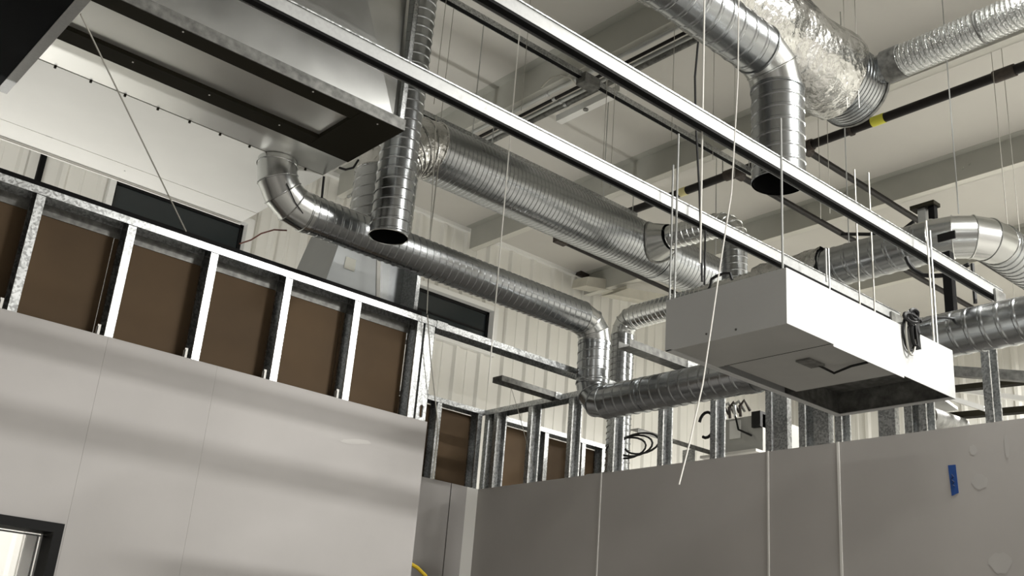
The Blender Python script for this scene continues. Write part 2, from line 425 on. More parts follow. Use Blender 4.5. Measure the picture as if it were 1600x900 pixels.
# track running on from the end post to the right-hand wall
t = MB().box((3.226, YL - 0.005, ZT - 0.036), (4.655, YL - 0.003, ZT)).box((3.226, YL - 0.003, ZT - 0.002), (4.655, YL + 0.089, ZT)).box((3.226, YL + 0.089, ZT - 0.036), (4.655, YL + 0.091, ZT)).build('ceiling_track', 'galv')
tag(t, 'galvanised track bridging from the end post to the right stud wall', 'track')
box('splice', (3.226, YL - 0.008, ZT - 0.04), (3.30, YL - 0.005, ZT + 0.004), 'galv', t)

# right-hand wall
XR = 4.66
wr = struct(box('wall_right', (XR, -4, 0), (XR + 0.092, 5.84, 0.03), 'galv'), 'steel stud wall with grey drywall on its lower part, right side')
ysm = [-3.14, -1.92, -0.695, 0.53, 1.75, 2.968, 3.392, 4.626, 5.84]
for a, b in zip(ysm, ysm[1:]):
    box('drywall_sheet', (XR - 0.016, a + 0.002, 0), (XR, b - 0.002, ZD), 'drywall_r', wr)
for yy, wd in ((2.968, 0.013), (3.392, 0.010), (4.626, 0.009)):
    box('joint_strip', (XR - 0.019, yy - wd / 2, 0), (XR - 0.012, yy + wd / 2, ZD + 0.002), 'bead', wr)
YS = [5.717, 5.353, 4.954, 4.57, 4.171, 3.778, 3.400, 3.19, 2.975, 2.592, 2.195, 1.79, 1.38]
for sy in YS: stud(SY, XR, sy - 0.019, 0.03, ZT - 0.002, wr)
for sy in (5.80, 3.06, 2.50): stud(SY, XR + 0.002, sy, 0.03, ZT - 0.002, wr)
for sy in (3.28, 3.03, 2.66):
    MB().box((XR + 0.001, sy, 0.03), (XR + 0.0026, sy + 0.09, ZT - 0.003)).box((XR + 0.0026, sy, 0.03), (XR + 0.04, sy + 0.0016, ZT - 0.003)).box((XR + 0.0026, sy + 0.0884, 0.03), (XR + 0.04, sy + 0.09, ZT - 0.003)).build('jamb_stud', 'galv', wr)
MB().box((XR - 0.005, -4, ZT - 0.036), (XR - 0.003, 5.93, ZT)).box((XR - 0.003, -4, ZT - 0.002), (XR + 0.095, 5.93, ZT)).box((XR + 0.095, -4, ZT - 0.036), (XR + 0.097, 5.93, ZT)).build('top_track', 'galv', wr)
for i, (px, py, wd, ht) in enumerate(((1521, 703, 0.016, 0.02), (1573, 697, 0.009, 0.045), (1531, 752, 0.03, 0.03), (1563, 880, 0.04, 0.04))):
    p = on('x', px, py, XR - 0.016); vs = []; n = 16
    for k in range(n):
        a = 2 * math.pi * k / n; rr = 1 + 0.35 * random.random()
        vs.append((XR - 0.0168, p.y + wd * math.cos(a) * rr, p.z + ht * math.sin(a) * rr))
    mesh('joint_compound', vs, [tuple(reversed(range(n)))], 'patch', wr)

# rear partition behind the opening, running on past the right-hand wall
YB = 5.84
wb = struct(box('wall_back', (2.2, YB, 0), (6.3, YB + 0.092, 0.03), 'galv'), 'rear stud partition behind the opening')
for a, b in ((1.95, 3.17), (3.172, 4.404), (4.412, XR - 0.016)):
    box('drywall_sheet', (a, YB - 0.016, 0), (b, YB, ZD), 'drywall', wb)
box('joint_groove', (4.404, YB - 0.008, 0), (4.412, YB, ZD), 'dark_rail', wb)
box('lit_strip', (4.545, YB - 0.0175, 0), (XR - 0.017, YB - 0.0165, ZD), 'bead', wb)  # pale strip: light on the partition's corner put into colour
for sx in (3.25, 3.65, 4.02, 4.235, 4.60, 4.83, 5.25, 5.64, 5.86): stud(SX, sx, YB, 0.03, ZT - 0.002, wb)
track_x(wb, 2.2, XR - 0.006, YB - 0.003); track_x(wb, XR + 0.1, 5.9, YB - 0.003)
for a, b in ((2.2, 3.4), (3.405, 4.62), (4.77, 5.36), (5.365, 5.90)):
    box('backing_sheet', (a, YB + 0.093, 0), (b, YB + 0.106, ZT - 0.04), 'kraft', wb)

# loose track end over the opening
t = MB().box((4.135, 5.045, 3.432), (4.655, 5.047, 3.468)).box((4.135, 5.047, 3.466), (4.655, 5.135, 3.468)).box((4.135, 5.135, 3.432), (4.655, 5.137, 3.468)).build('short_track', 'streak')
tag(t, 'short dark track stub sticking out above the opening', 'track')
box('end_clip', (4.60, 5.040, 3.425), (4.655, 5.045, 3.47), 'galv', t)
a = on('z', 984, 541, 3.466)
t = MB().box((a.x, a.y, 3.4665), (4.755, a.y + 0.003, 3.512)).box((a.x, a.y + 0.003, 3.4665), (4.755, a.y + 0.09, 3.4695)).box((a.x, a.y + 0.087, 3.4695), (4.755, a.y + 0.09, 3.512)).build('short_track', 'streak')
tag(t, 'dark channel lying on the right wall track beside the thin far duct', 'track')
box('end_clip', (4.66, a.y - 0.005, 3.4665), (4.75, a.y, 3.51), 'galv', t)

# -- purlins
def purlin(x, label):
    z0 = ZR - 0.23
    t = thing('roof_purlin', label, 'beam', (x, 0, z0), 'roof purlins')
    MB().box((x, -8, z0), (x + 0.003, YG - 0.06, ZR)).box((x, -8, ZR - 0.003), (x - 0.07, YG - 0.06, ZR)).build('web', 'purlin', t)
    MB().box((x, -8, z0 - 0.003), (x + 0.075, YG - 0.06, z0)).box((x + 0.072, -8, z0 - 0.003), (x + 0.075, YG - 0.06, z0 + 0.02)).build('flange', 'purlin_lip', t)
    for y in (1.2, 2.4, 3.6, 4.8, 6.0, 7.2):
        MB().tube([(x - 0.001, y, z0 + 0.12), (x - 0.012, y, z0 + 0.12)], 0.012, 8).build('bolt', 'purlin', t)
        MB().tube([(x - 0.001, y + 0.06, z0 + 0.10), (x - 0.012, y + 0.06, z0 + 0.10)], 0.012, 8).build('bolt', 'purlin', t)
    return t
for x, l in ((2.82, 'roof purlin behind the open vertical pipe'), (4.43, 'roof purlin with conduits strapped under it, crossing above both rails'), (6.02, 'roof purlin running behind the black pipe and the flexible duct'), (7.66, 'wide grey roof purlin right of the vertical drop duct'), (9.3, 'short visible roof purlin above the far right elbow')):
    purlin(x, l)

# ================================================================== AIR HANDLER (upper left)
ZU = 3.948; UX0, UX1 = 0.25, 2.32
u = thing('air_handler', 'large galvanised air handler with dark base rails hung at upper left', 'air handler', (1.3, 4.4, ZU))
box('dark_rail', (UX0, 3.682, ZU), (2.09, 3.775, ZU + 0.05), 'dark_rail', u)
box('dark_rail', (UX0, 4.05, ZU), (2.09, 4.15, ZU + 0.05), 'dark_rail', u)
box('end_rail', (2.0905, 3.682, ZU - 0.001), (UX1, 4.15, ZU + 0.05), 'dark_rail', u)
box('bottom_pan', (UX0, 3.7755, ZU + 0.02), (2.0895, 4.0495, ZU + 0.024), 'pan_metal', u)
box('bottom_pan', (UX0, 4.1505, ZU + 0.006), (UX1, 4.378, ZU + 0.012), 'pan_metal', u)
sp = MB().box((UX0, 4.384, ZU + 0.004), (2.325, 5.08, ZU + 0.01)).build('soffit_pan', 'pan_white', u)
MB().box((UX0, 5.0805, ZU + 0.002), (2.325, 5.272, ZU + 0.003)).box((UX0, 5.262, ZU - 0.012), (2.325, 5.272, ZU - 0.003)).build('soffit_pan', 'pan_white', u)
box('seam', (UX0, 4.3785, ZU + 0.007), (UX1, 4.3835, ZU + 0.013), 'dark_rail', u)
for k in range(9):
    x = 0.98 + k * 0.155
    MB().tube([(x, 4.386, ZU + 0.006), (x, 4.386, ZU - 0.004)], 0.006, 6).build('screw', 'dark_rail', u)
for x, y in ((1.2, 4.08), (1.55, 4.08), (1.9, 4.08), (1.25, 3.70), (1.85, 3.70), (2.2, 3.72)):
    MB().tube([(x, y, ZU + 0.002), (x, y, ZU - 0.003)], 0.004, 6).build('screw', 'bead', u)
box('side_lip', (UX0, 3.676, ZU), (UX1, 3.6815, ZU + 0.055), 'streak', u)
mesh('side_panel', [(UX0, 3.70, ZU + 0.05), (2.265, 3.70, ZU + 0.05), (1.60, 3.70, 5.6), (UX0, 3.70, 5.6)], [(0, 1, 2, 3)], 'sheet', u)
mesh('side_panel', [(2.265, 3.70, ZU + 0.05), (2.30, 3.715, ZU + 0.05), (2.30, 3.80, 5.6), (1.60, 3.70, 5.6)], [(0, 1, 2, 3)], 'sheet', u)
MB().box((2.295, 3.690, ZU + 0.05), (2.318, 3.698, 5.6)).box((2.316, 3.690, ZU + 0.05), (2.319, 3.73, 5.6)).build('corner_angle', 'galv', u)
MB().box((2.298, 3.80, ZU + 0.05), (2.302, 4.36, 5.6)).box((UX0, 4.36, ZU + 0.05), (2.30, 4.37, 5.6)).box((UX0, 3.80, 5.55), (2.30, 4.36, 5.6)).build('casing', 'sheet', u)
for x in (0.6, 2.15): tube('hanger_rod', [(x, 4.2, 5.6), (x, 4.2, ZR)], 0.006, 'rod', u, 6)
for x in (0.5, 1.6): tube('hanger_rod', [(x, 5.15, ZU), (x, 5.15, ZR)], 0.004, 'rod', u, 6)

b = thing('duct_plenum', 'black lined plenum with a pale grey edge in the upper left corner', 'plenum', (0.2, 3.5, 3.8))
box('liner', (-1.6, 2.0, 3.804), (0.806, 4.46, 3.93), 'black_liner', b)
MB().box((0.806, 2.0, 3.80), (0.848, 4.498, 3.806)).box((0.806, 2.0, 3.806), (0.810, 4.498, 3.94)).build('edge_flange', 'rail', b)
box('edge_flange', (-1.6, 4.46, 3.80), (0.8055, 4.498, 3.806), 'black', b)
MB().box((-1.6, 4.46, 3.806), (0.80, 4.464, 3.94)).build('side_flange', 'rail', b)
t = tube('bracing_wire', [on('z', 126, 22, 3.8), Vector((1.742, 4.53, 3.484))], 0.0035, 'wire', None, 6)
tag(t, 'slanting grey bracing wire from the black plenum to the left stud wall', 'wire')

# ================================================================== ROUND DUCT RUN (elbow, long run, drop, elbow, run behind hood)
d = thing('duct_run', 'spiral duct run dropping from the air handler, turning down then behind the white hood', 'duct', (4.32, 4.42, 3.13))
RA = 0.098; YA = 4.42; ZA = 3.742; ZB = 3.225; XV = 4.325
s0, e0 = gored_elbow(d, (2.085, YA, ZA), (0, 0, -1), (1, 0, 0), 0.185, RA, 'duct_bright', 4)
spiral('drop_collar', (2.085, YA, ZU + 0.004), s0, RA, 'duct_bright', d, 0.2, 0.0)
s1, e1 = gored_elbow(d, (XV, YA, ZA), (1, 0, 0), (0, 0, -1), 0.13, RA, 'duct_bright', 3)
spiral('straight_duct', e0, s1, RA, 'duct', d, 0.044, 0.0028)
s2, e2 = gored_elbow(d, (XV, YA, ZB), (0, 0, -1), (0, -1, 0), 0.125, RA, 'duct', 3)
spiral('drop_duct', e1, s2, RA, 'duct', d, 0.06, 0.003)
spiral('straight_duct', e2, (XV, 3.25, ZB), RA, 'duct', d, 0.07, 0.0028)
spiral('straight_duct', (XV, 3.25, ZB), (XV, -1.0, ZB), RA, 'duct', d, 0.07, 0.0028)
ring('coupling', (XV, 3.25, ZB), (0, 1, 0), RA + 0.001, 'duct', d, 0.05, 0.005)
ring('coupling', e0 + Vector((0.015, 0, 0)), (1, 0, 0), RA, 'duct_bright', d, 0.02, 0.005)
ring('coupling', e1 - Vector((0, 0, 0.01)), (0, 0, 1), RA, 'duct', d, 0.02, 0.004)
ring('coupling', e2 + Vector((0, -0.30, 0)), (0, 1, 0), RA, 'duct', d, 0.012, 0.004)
MB().tube([(2.10, YA - RA - 0.004, ZA + 0.06), (2.16, YA - RA - 0.006, ZA - 0.02), (2.21, YA - RA - 0.006, ZA - 0.06)], 0.003, 5).build('draw_band', 'cable', d, True)

# open vertical pipe
PX, PY = 2.575, 4.105
p = thing('vertical_pipe', 'vertical spiral pipe with an open black lower end in front of the long duct run', 'duct', (PX, PY, 3.62))
spiral('pipe', (PX, PY, 3.625), (PX, PY, ZR - 0.002), 0.095, 'duct', p, 0.055, 0.004)
MB().tube([(PX + 0.097 * math.cos(a), PY + 0.097 * math.sin(a), 3.626) for a in [2 * math.pi * k / 32 for k in range(33)]], 0.003, 6, False).build('rim', 'duct_bright', p, True)
spiral('shaded_bore', (PX, PY, 3.63), (PX, PY, ZR - 0.02), 0.088, 'black', p, 0.055, 0.0)  # black sleeve puts the shade inside the open pipe into colour

# ================================================================== TRUNK with its drop and branch
YT, ZTK, RT = 5.10, 4.80, 0.192
k = thing('trunk_duct', 'big spiral trunk duct below the roof with foil elbow, drop and side branch', 'duct', (3.12, YT, 4.0))
XD = 3.13
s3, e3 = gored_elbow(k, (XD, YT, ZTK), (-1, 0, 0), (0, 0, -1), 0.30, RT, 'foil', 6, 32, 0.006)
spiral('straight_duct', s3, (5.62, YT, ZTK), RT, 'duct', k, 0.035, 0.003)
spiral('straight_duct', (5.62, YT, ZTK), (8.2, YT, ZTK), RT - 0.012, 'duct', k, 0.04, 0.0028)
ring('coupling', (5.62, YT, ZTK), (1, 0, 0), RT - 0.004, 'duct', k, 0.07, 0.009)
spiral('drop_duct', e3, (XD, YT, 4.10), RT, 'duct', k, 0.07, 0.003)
for q in range(5):
    x = 4.1 + q * 0.05
# branch tee with its dark saddle edge, run, elbow, drop
BX, BZ, RBR = 5.42, 4.80, 0.088
sad = []
for j in range(33):
    a = 2 * math.pi * j / 32; dx = 0.165 * math.cos(a); dz = 0.15 * math.sin(a)
    sad.append((BX + dx, YT - math.sqrt(max(RT * RT - dz * dz, 0)) - 0.004, BZ + dz))
MB().tube(sad, 0.010, 6, False).build('saddle_edge', 'streak', k, True)
vs = []; n = 32
for r_, yy in ((0.165, None), (0.10, YT - RT - 0.10)):
    for j in range(n):
        a = 2 * math.pi * j / n; dx = r_ * math.cos(a); dz = r_ * math.sin(a) * (0.91 if yy is None else 1)
        vs.append((BX + dx, (YT - math.sqrt(max(RT * RT - dz * dz, 0)) - 0.003) if yy is None else yy, BZ + dz))
mesh('branch_cone', vs, [(j, (j + 1) % n, n + (j + 1) % n, n + j) for j in range(n)], 'duct_bright', k, True, 60)
s4, e4 = gored_elbow(k, (BX + 0.10, 4.30, BZ + 0.02), (0.16, -1, 0.03), (0, 0, -1), 0.15, RBR, 'duct_bright', 5, 24)
spiral('branch_duct', (BX, YT - RT - 0.10, BZ), s4, RBR, 'duct_bright', k, 0.045, 0.004, 24)
spiral('branch_drop', e4, (e4.x, e4.y, 3.7), RBR, 'duct', k, 0.05, 0.004, 24)
for x in (3.75, 5.0, 6.3):
    tube('strap', [(x, YT, ZTK + RT), (x, YT, ZR)], 0.004, 'rod', k, 5)
# sheet-metal transition at the foot of the drop
t = thing('sheet_metal_transition', 'tapered sheet metal transition with a paper label behind the left wall track', 'duct fitting', (2.98, 5.1, 3.3))
cx, cy = 2.98, 5.08
top = [(cx - 0.20, cy - 0.2, 4.02), (cx + 0.28, cy - 0.2, 4.02), (cx + 0.28, cy + 0.2, 4.02), (cx - 0.20, cy + 0.2, 4.02)]
bot = [(cx - 0.34, cy - 0.24, 3.42), (cx + 0.05, cy - 0.24, 3.42), (cx + 0.05, cy + 0.25, 3.42), (cx - 0.34, cy + 0.25, 3.42)]
top2 = [(cx - 0.20, cy - 0.2, 4.02), (cx + 0.0, cy - 0.2, 4.02), (cx + 0.0, cy + 0.2, 4.02), (cx - 0.20, cy + 0.2, 4.02)]
MB().hexa(bot + top2).build('hood_body', 'sheet_grey', t)
MB().box((cx + 0.051, cy - 0.10, 3.42), (cx + 0.30, cy + 0.25, 4.02)).build('side_body', 'duct', t)
MB().hexa([(cx + 0.05, cy - 0.245, 3.42), (cx + 0.075, cy - 0.245, 3.42), (cx + 0.075, cy - 0.22, 3.42), (cx + 0.05, cy - 0.22, 3.42), (cx + 0.0, cy - 0.205, 4.02), (cx + 0.025, cy - 0.205, 4.02), (cx + 0.025, cy - 0.18, 4.02), (cx + 0.0, cy - 0.18, 4.02)]).build('standing_seam', 'bead', t)
box('side_body', (cx + 0.13, cy - 0.24, 3.42), (cx + 0.28, cy - 0.105, 3.60), 'sheet_grey', t)
box('corner_flange', (cx + 0.285, cy - 0.245, 3.42), (cx + 0.31, cy - 0.10, 4.02), 'galv', t)
spiral('collar', (XD, YT, 4.0), (XD, YT, 4.10), RT + 0.003, 'duct', t, 0.5, 0)
box('foot', (cx - 0.2, cy - 0.1, 0), (cx + 0.2, cy + 0.15, 3.42), 'sheet', t)
# paper label lying on the sloping face
f0 = on('y', 541, 399, 4.85); f1 = on('y', 555, 424, 4.85)
def on_slope(x, z): return (x, cy - 0.2 - 0.04 * (4.02 - z) / 0.6 - 0.003, z)
mesh('paper_label', [on_slope(f0.x, f1.z), on_slope(f1.x, f1.z), on_slope(f1.x + 0.004, f0.z), on_slope(f0.x + 0.008, f0.z)], [(0, 1, 2, 3)], 'paper', t)

# thin far duct with elbow by the hood
m_ = thing('far_duct', 'thin ribbed far duct bending down left of the hood behind the drop', 'duct', (5.35, 5.2, 3.3))
FX, FY = 5.32, 5.19
ftop = on('x', 985, 497, FX)
FX = 5.32; c = on('x', 972, 545, FX); FY = c.y
s5, e5 = gored_elbow(m_, (FX, FY, ftop.z), (0, 1, 0), (0, 0, -1), 0.12, 0.084, 'duct_bright', 4, 24)
spiral('straight_duct', (FX, FY - 1.9, ftop.z), s5, 0.084, 'duct_bright', m_, 0.04, 0.004, 24)
spiral('drop_duct', e5, (FX, FY, 3.05), 0.084, 'duct', m_, 0.045, 0.004, 24)
box('floor_stand', (FX - 0.15, FY - 0.15, 0), (FX + 0.15, FY + 0.15, 3.05), 'sheet', m_)

# ================================================================== UPPER RIGHT DUCTS
# drop duct with elbow
c_ = thing('elbow_duct', 'wide spiral duct with elbow and open vertical drop above the near rail', 'duct', (3.82, 2.72, 3.95))
CX, CY, RC = 3.83, 2.725, 0.127; CZ = on('y', 1188, 82, CY).z
s6, e6 = gored_elbow(c_, (CX, CY, CZ), (1, 0, -0.04), (0, 0, -1), 0.16, RC, 'duct_bright', 2)
spiral('straight_duct', (0.8, CY, CZ + 0.12), s6, RC, 'duct', c_, 0.085, 0.003)
zb = on('y', 1213, 285, CY).z
spiral('drop', e6, (CX, CY, zb), RC, 'duct', c_, 0.07, 0.003)
spiral('shaded_bore', (CX, CY, e6.z), (CX, CY, zb + 0.004), RC - 0.006, 'black', c_, 0.07, 0.0)  # dark of the open drop painted on as a black sleeve
ring('coupling', s6, (1, 0, -0.04), RC, 'duct', c_, 0.012, 0.006)
ring('coupling', e6, (0, 0, 1), RC, 'duct', c_, 0.012, 0.006)
for x in (1.6, 3.2): tube('strap', [(x, CY, CZ + RC + 0.05), (x, CY, ZR)], 0.003, 'rod', c_, 5)

# foil wrapped duct
RF = 0.228; FE = Vector((4.87, 2.93, 5.02))
f_ = thing('insulated_duct', 'foil wrapped insulated duct at upper right with a bare ribbed end', 'duct', (4.5, FE.y, FE.z - RF))
vs = []; fs = []; n = 40; m2 = 46; L = 3.2
for i in range(m2 + 1):
    s = L * i / m2
    for j in range(n):
        a = 2 * math.pi * j / n
        bulge = 0.010 * math.sin(s * 13 + 1.5 * math.sin(a * 2)) + 0.012 * (random.random() - 0.5) - (0.015 if abs((s % 0.75) - 0.37) < 0.05 else 0)
        end = (0.02 * math.sin(3 * a) + 0.035 * math.cos(a + 0.5)) if i == m2 else 0
        r_ = RF + 0.012 + bulge
        vs.append((FE.x - 0.20 - L + s + end, FE.y + r_ * math.cos(a), FE.z + r_ * math.sin(a)))
for i in range(m2):
    for j in range(n): fs.append((i * n + j, i * n + (j + 1) % n, (i + 1) * n + (j + 1) % n, (i + 1) * n + j))
mesh('foil_jacket', vs, fs, 'foil', f_, True, 80)
spiral('bare_end', FE - Vector((0.30, 0, 0)), FE, RF - 0.012, 'duct', f_, 0.028, 0.004, 40)
ring('end_rim', FE, (1, 0, 0), RF - 0.014, 'streak', f_, 0.018, 0.01, 40)
vs = [(FE.x - 0.004, FE.y + (RF - 0.014) * math.cos(2 * math.pi * j / 40), FE.z + (RF - 0.014) * math.sin(2 * math.pi * j / 40)) for j in range(40)]
mesh('end_cap', vs, [tuple(range(40))], 'duct', f_)
for x in (3.0, 4.4): tube('strap', [(x, FE.y, FE.z + RF), (x, FE.y, ZR)], 0.003, 'rod', f_, 5)
# flexible duct from its side
g = thing('flexible_duct', 'crinkled silver flexible duct leaving the foil wrapped duct to the right', 'duct', (FE.x - 0.02, 2.0, FE.z))
q0 = on('x', 1398, 100, FE.x - 0.06); q1 = on('x', 1600, 14, FE.x - 0.06)
dq = (q1 - q0).normalized()
spiral('corrugated_hose', q0, q0 + dq * 3.4, 0.082, 'flex', g, 0.026, 0.011, 32)
ring('dark_collar', q0, dq, 0.084, 'streak', g, 0.10, 0.012)
spiral('takeoff', (q0.x, FE.y - RF * 0.8, q0.z - 0.0), q0, 0.085, 'duct', g, 0.2, 0)
for s in (0.5, 0.9, 1.3, 1.7):
    ring('tie_band', q0 + dq * s, dq, 0.09, 'streak', g, 0.006, 0.005)
tube('hanging_strap', [q0 + dq * 1.0 + Vector((0, 0, 0.09)), Vector(((q0 + dq).x, (q0 + dq).y, ZR))], 0.003, 'rod', g, 5)

# duct D: run across, elbow, run away to the right
DX = 5.35; DZ = on('x', 1400, 392, DX).z; RD = 0.122
h = thing('elbow_duct', 'spiral duct with bright segmented elbow turning away at the right edge', 'duct', (5.4, 2.8, DZ - RD))
DY = on('x', 1500, 372, DX).y - 0.10
s7, e7 = gored_elbow(h, (DX, DY, DZ), (0, -1, 0), (1, 0, -0.04), 0.24, RD, 'duct_bright', 4)
spiral('straight_duct', (DX, 3.62, DZ), s7, RD, 'duct', h, 0.09, 0.003)
spiral('straight_duct', e7, e7 + Vector((3.0, 0, -0.12)), RD, 'duct', h, 0.05, 0.004)
vs = []; fs = []
for i in range(15):
    for j in range(28):
        a = 2 * math.pi * j / 28; rr = RD + 0.012 + 0.016 * random.random()
        vs.append((DX + rr * math.cos(a), 3.45 + 0.035 * i + 0.01 * random.random(), DZ + rr * math.sin(a)))
for i in range(14):
    for j in range(28): fs.append((i * 28 + j, i * 28 + (j + 1) % 28, (i + 1) * 28 + (j + 1) % 28, (i + 1) * 28 + j))
mesh('foil_wrap', vs, fs, 'foil', h, True, 80)
for y in (3.3, 2.6): tube('strap', [(DX, y, DZ + RD), (DX, y, ZR)], 0.004, 'rod', h, 5)

# ================================================================== WHITE HOOD
HX0, HX1, HY0, HY1, HZ0, HZ1 = 2.865, 3.995, 2.012, 2.552, 2.829, 3.032
hd = thing('exhaust_hood', 'white rectangular sheet metal hood with open recessed underside', 'hood', (3.43, 2.28, HZ0))
XA = on('z', 1296, 539, HZ0).x; XB = on('z', 1402, 589, HZ0).x; tk = 0.004
MB().box((HX0, HY0, HZ0), (XA, HY0 + tk, HZ1)).box((XA, HY0, HZ0 - 0.008), (XB, HY0 + tk, HZ1)).box((XB, HY0, HZ0), (HX1, HY0 + tk, HZ1)).build('front_panel', 'box_white', hd)
box('end_panel', (HX0, HY0 + tk, HZ0), (HX0 + tk, HY1, HZ1), 'box_white', hd)
box('end_panel', (HX1 - tk, HY0 + tk, HZ0), (HX1, HY1, HZ1), 'box_white', hd)
box('rear_panel', (HX0 + tk, HY1 - tk, HZ0), (HX1 - tk, HY1, HZ1), 'box_white', hd)
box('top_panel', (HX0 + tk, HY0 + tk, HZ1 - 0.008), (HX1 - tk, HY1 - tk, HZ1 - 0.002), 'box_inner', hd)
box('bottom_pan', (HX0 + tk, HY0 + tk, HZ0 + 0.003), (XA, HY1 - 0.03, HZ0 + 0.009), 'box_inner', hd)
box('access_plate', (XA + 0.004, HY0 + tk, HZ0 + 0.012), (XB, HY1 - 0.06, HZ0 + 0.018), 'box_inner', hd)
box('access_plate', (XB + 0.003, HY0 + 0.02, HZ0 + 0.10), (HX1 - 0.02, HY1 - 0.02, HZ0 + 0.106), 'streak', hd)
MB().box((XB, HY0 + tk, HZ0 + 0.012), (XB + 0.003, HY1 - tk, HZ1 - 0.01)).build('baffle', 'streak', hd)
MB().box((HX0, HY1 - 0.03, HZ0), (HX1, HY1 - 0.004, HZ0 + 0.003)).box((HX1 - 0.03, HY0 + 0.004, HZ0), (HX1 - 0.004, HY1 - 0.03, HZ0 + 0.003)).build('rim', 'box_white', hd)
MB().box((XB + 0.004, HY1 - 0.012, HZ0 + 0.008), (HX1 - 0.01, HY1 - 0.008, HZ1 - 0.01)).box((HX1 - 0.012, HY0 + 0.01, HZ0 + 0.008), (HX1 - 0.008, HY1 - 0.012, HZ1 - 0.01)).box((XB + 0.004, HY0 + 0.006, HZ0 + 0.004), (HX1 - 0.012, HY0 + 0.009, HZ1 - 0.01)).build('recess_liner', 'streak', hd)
# junction plate and looping lead in the recess
jp = on('z', 1266, 566, HZ0 + 0.011)
MB().box((jp.x - 0.05, jp.y - 0.03, HZ0 + 0.004), (jp.x + 0.05, jp.y + 0.03, HZ0 + 0.012)).build('junction_plate', 'streak', hd)
tube('lead', [jp + Vector((0.04, -0.01, -0.004)), jp + Vector((0.11, -0.03, -0.02)), on('z', 1330, 572, HZ0 - 0.002), on('z', 1356, 566, HZ0 + 0.004)], 0.005, 'cable', hd)
tube('seam_line', [(XA, HY0 + 0.01, HZ0 + 0.004), (XA, HY1 - 0.06, HZ0 + 0.004)], 0.0022, 'dark_rail', hd, 6)
for (px, py) in ((1104, 522), (1150, 515)):
    q = on('x', px, py, HX0); MB().tube([q, q - Vector((0.003, 0, 0))], 0.004, 8).build('rivet', 'streak', hd)
# hood rods
for i, (x, y, zt) in enumerate(((2.885, 2.04, 3.635), (3.93, 2.04, 3.55), (2.885, 2.53, 3.75), (3.93, 2.53, 3.6))):
    tube('threaded_rod', [(x, y, HZ1 - 0.01), (x, y, zt)], 0.0045, 'rod', hd, 6)

# black cable bundle draped over the hood front
cb = thing('cable_bundle', 'tangled black cable bundle hanging over the front of the white hood', 'cable', (3.75, HY0 - 0.03, HZ1 - 0.15))
kc = on('y', 1425, 500, HY0 - 0.02)
def lp(dx0, dz0, rx, rz, a0, a1, dy=0.0, n=16):
    return [Vector((kc.x + dx0 + rx * math.cos(a0 + (a1 - a0) * i / n), HY0 - 0.018 + dy + 0.012 * math.sin(3 * i / n), kc.z + dz0 + rz * math.sin(a0 + (a1 - a0) * i / n))) for i in range(n + 1)]
tube('cord_loop', lp(-0.01, -0.055, 0.035, 0.07, 0, 2 * math.pi), 0.005, 'cable', cb, 6)
tube('cord_loop', lp(-0.012, -0.06, 0.028, 0.085, 0.4, 2 * math.pi + 0.2, -0.008), 0.004, 'wire', cb, 6)
tube('cord_loop', lp(0.0, 0.005, 0.03, 0.028, 0, 2 * math.pi, -0.01), 0.008, 'cable', cb, 6)
tube('cord_loop', lp(0.02, 0.0, 0.05, 0.03, 0.3, 3.4, -0.004), 0.007, 'cable', cb, 6)
tube('cord_loop', lp(0.005, 0.022, 0.022, 0.020, 0.5, 6.9, -0.016), 0.008, 'cable', cb, 6)
tube('cord_loop', lp(-0.012, 0.004, 0.040, 0.016, 0, 2 * math.pi, -0.012), 0.009, 'cable', cb, 6)
tube('cord_loop', lp(0.012, -0.05, 0.016, 0.05, 0, 2 * math.pi, -0.012), 0.007, 'cable', cb, 6)
MB().hexa([(kc.x + 0.015, HY0 - 0.03, kc.z - 0.10), (kc.x + 0.04, HY0 - 0.03, kc.z - 0.11), (kc.x + 0.04, HY0 - 0.008, kc.z - 0.11), (kc.x + 0.015, HY0 - 0.008, kc.z - 0.10), (kc.x + 0.005, HY0 - 0.03, kc.z - 0.02), (kc.x + 0.03, HY0 - 0.03, kc.z - 0.01), (kc.x + 0.03, HY0 - 0.008, kc.z - 0.01), (kc.x + 0.005, HY0 - 0.008, kc.z - 0.02)]).build('plug', 'cable', cb)
tube('trailing_cord', [kc + Vector((0.02, 0, 0.01)), Vector((kc.x + 0.05, HY0 + 0.03, HZ1 + 0.012))] + [on('y', a, b_, 2.12) for a, b_ in ((1440, 502), (1458, 496), (1478, 496), (1490, 498))], 0.006, 'cable', cb, 6)
# loop handle on the rear of the hood top
hb = [on('x', px, py, 3.0) for px, py in ((1110, 446), (1112, 436), (1120, 431), (1132, 427), (1141, 427), (1144, 437))]
t = tube('cable_loop', hb, 0.006, 'cable', None, 7); tag(t, 'small black cable loop standing on the rear left edge of the hood', 'cable')
tube('cable_tail', [hb[0], (hb[0].x, 2.5, HZ1 + 0.005)], 0.005, 'cable', t, 6)

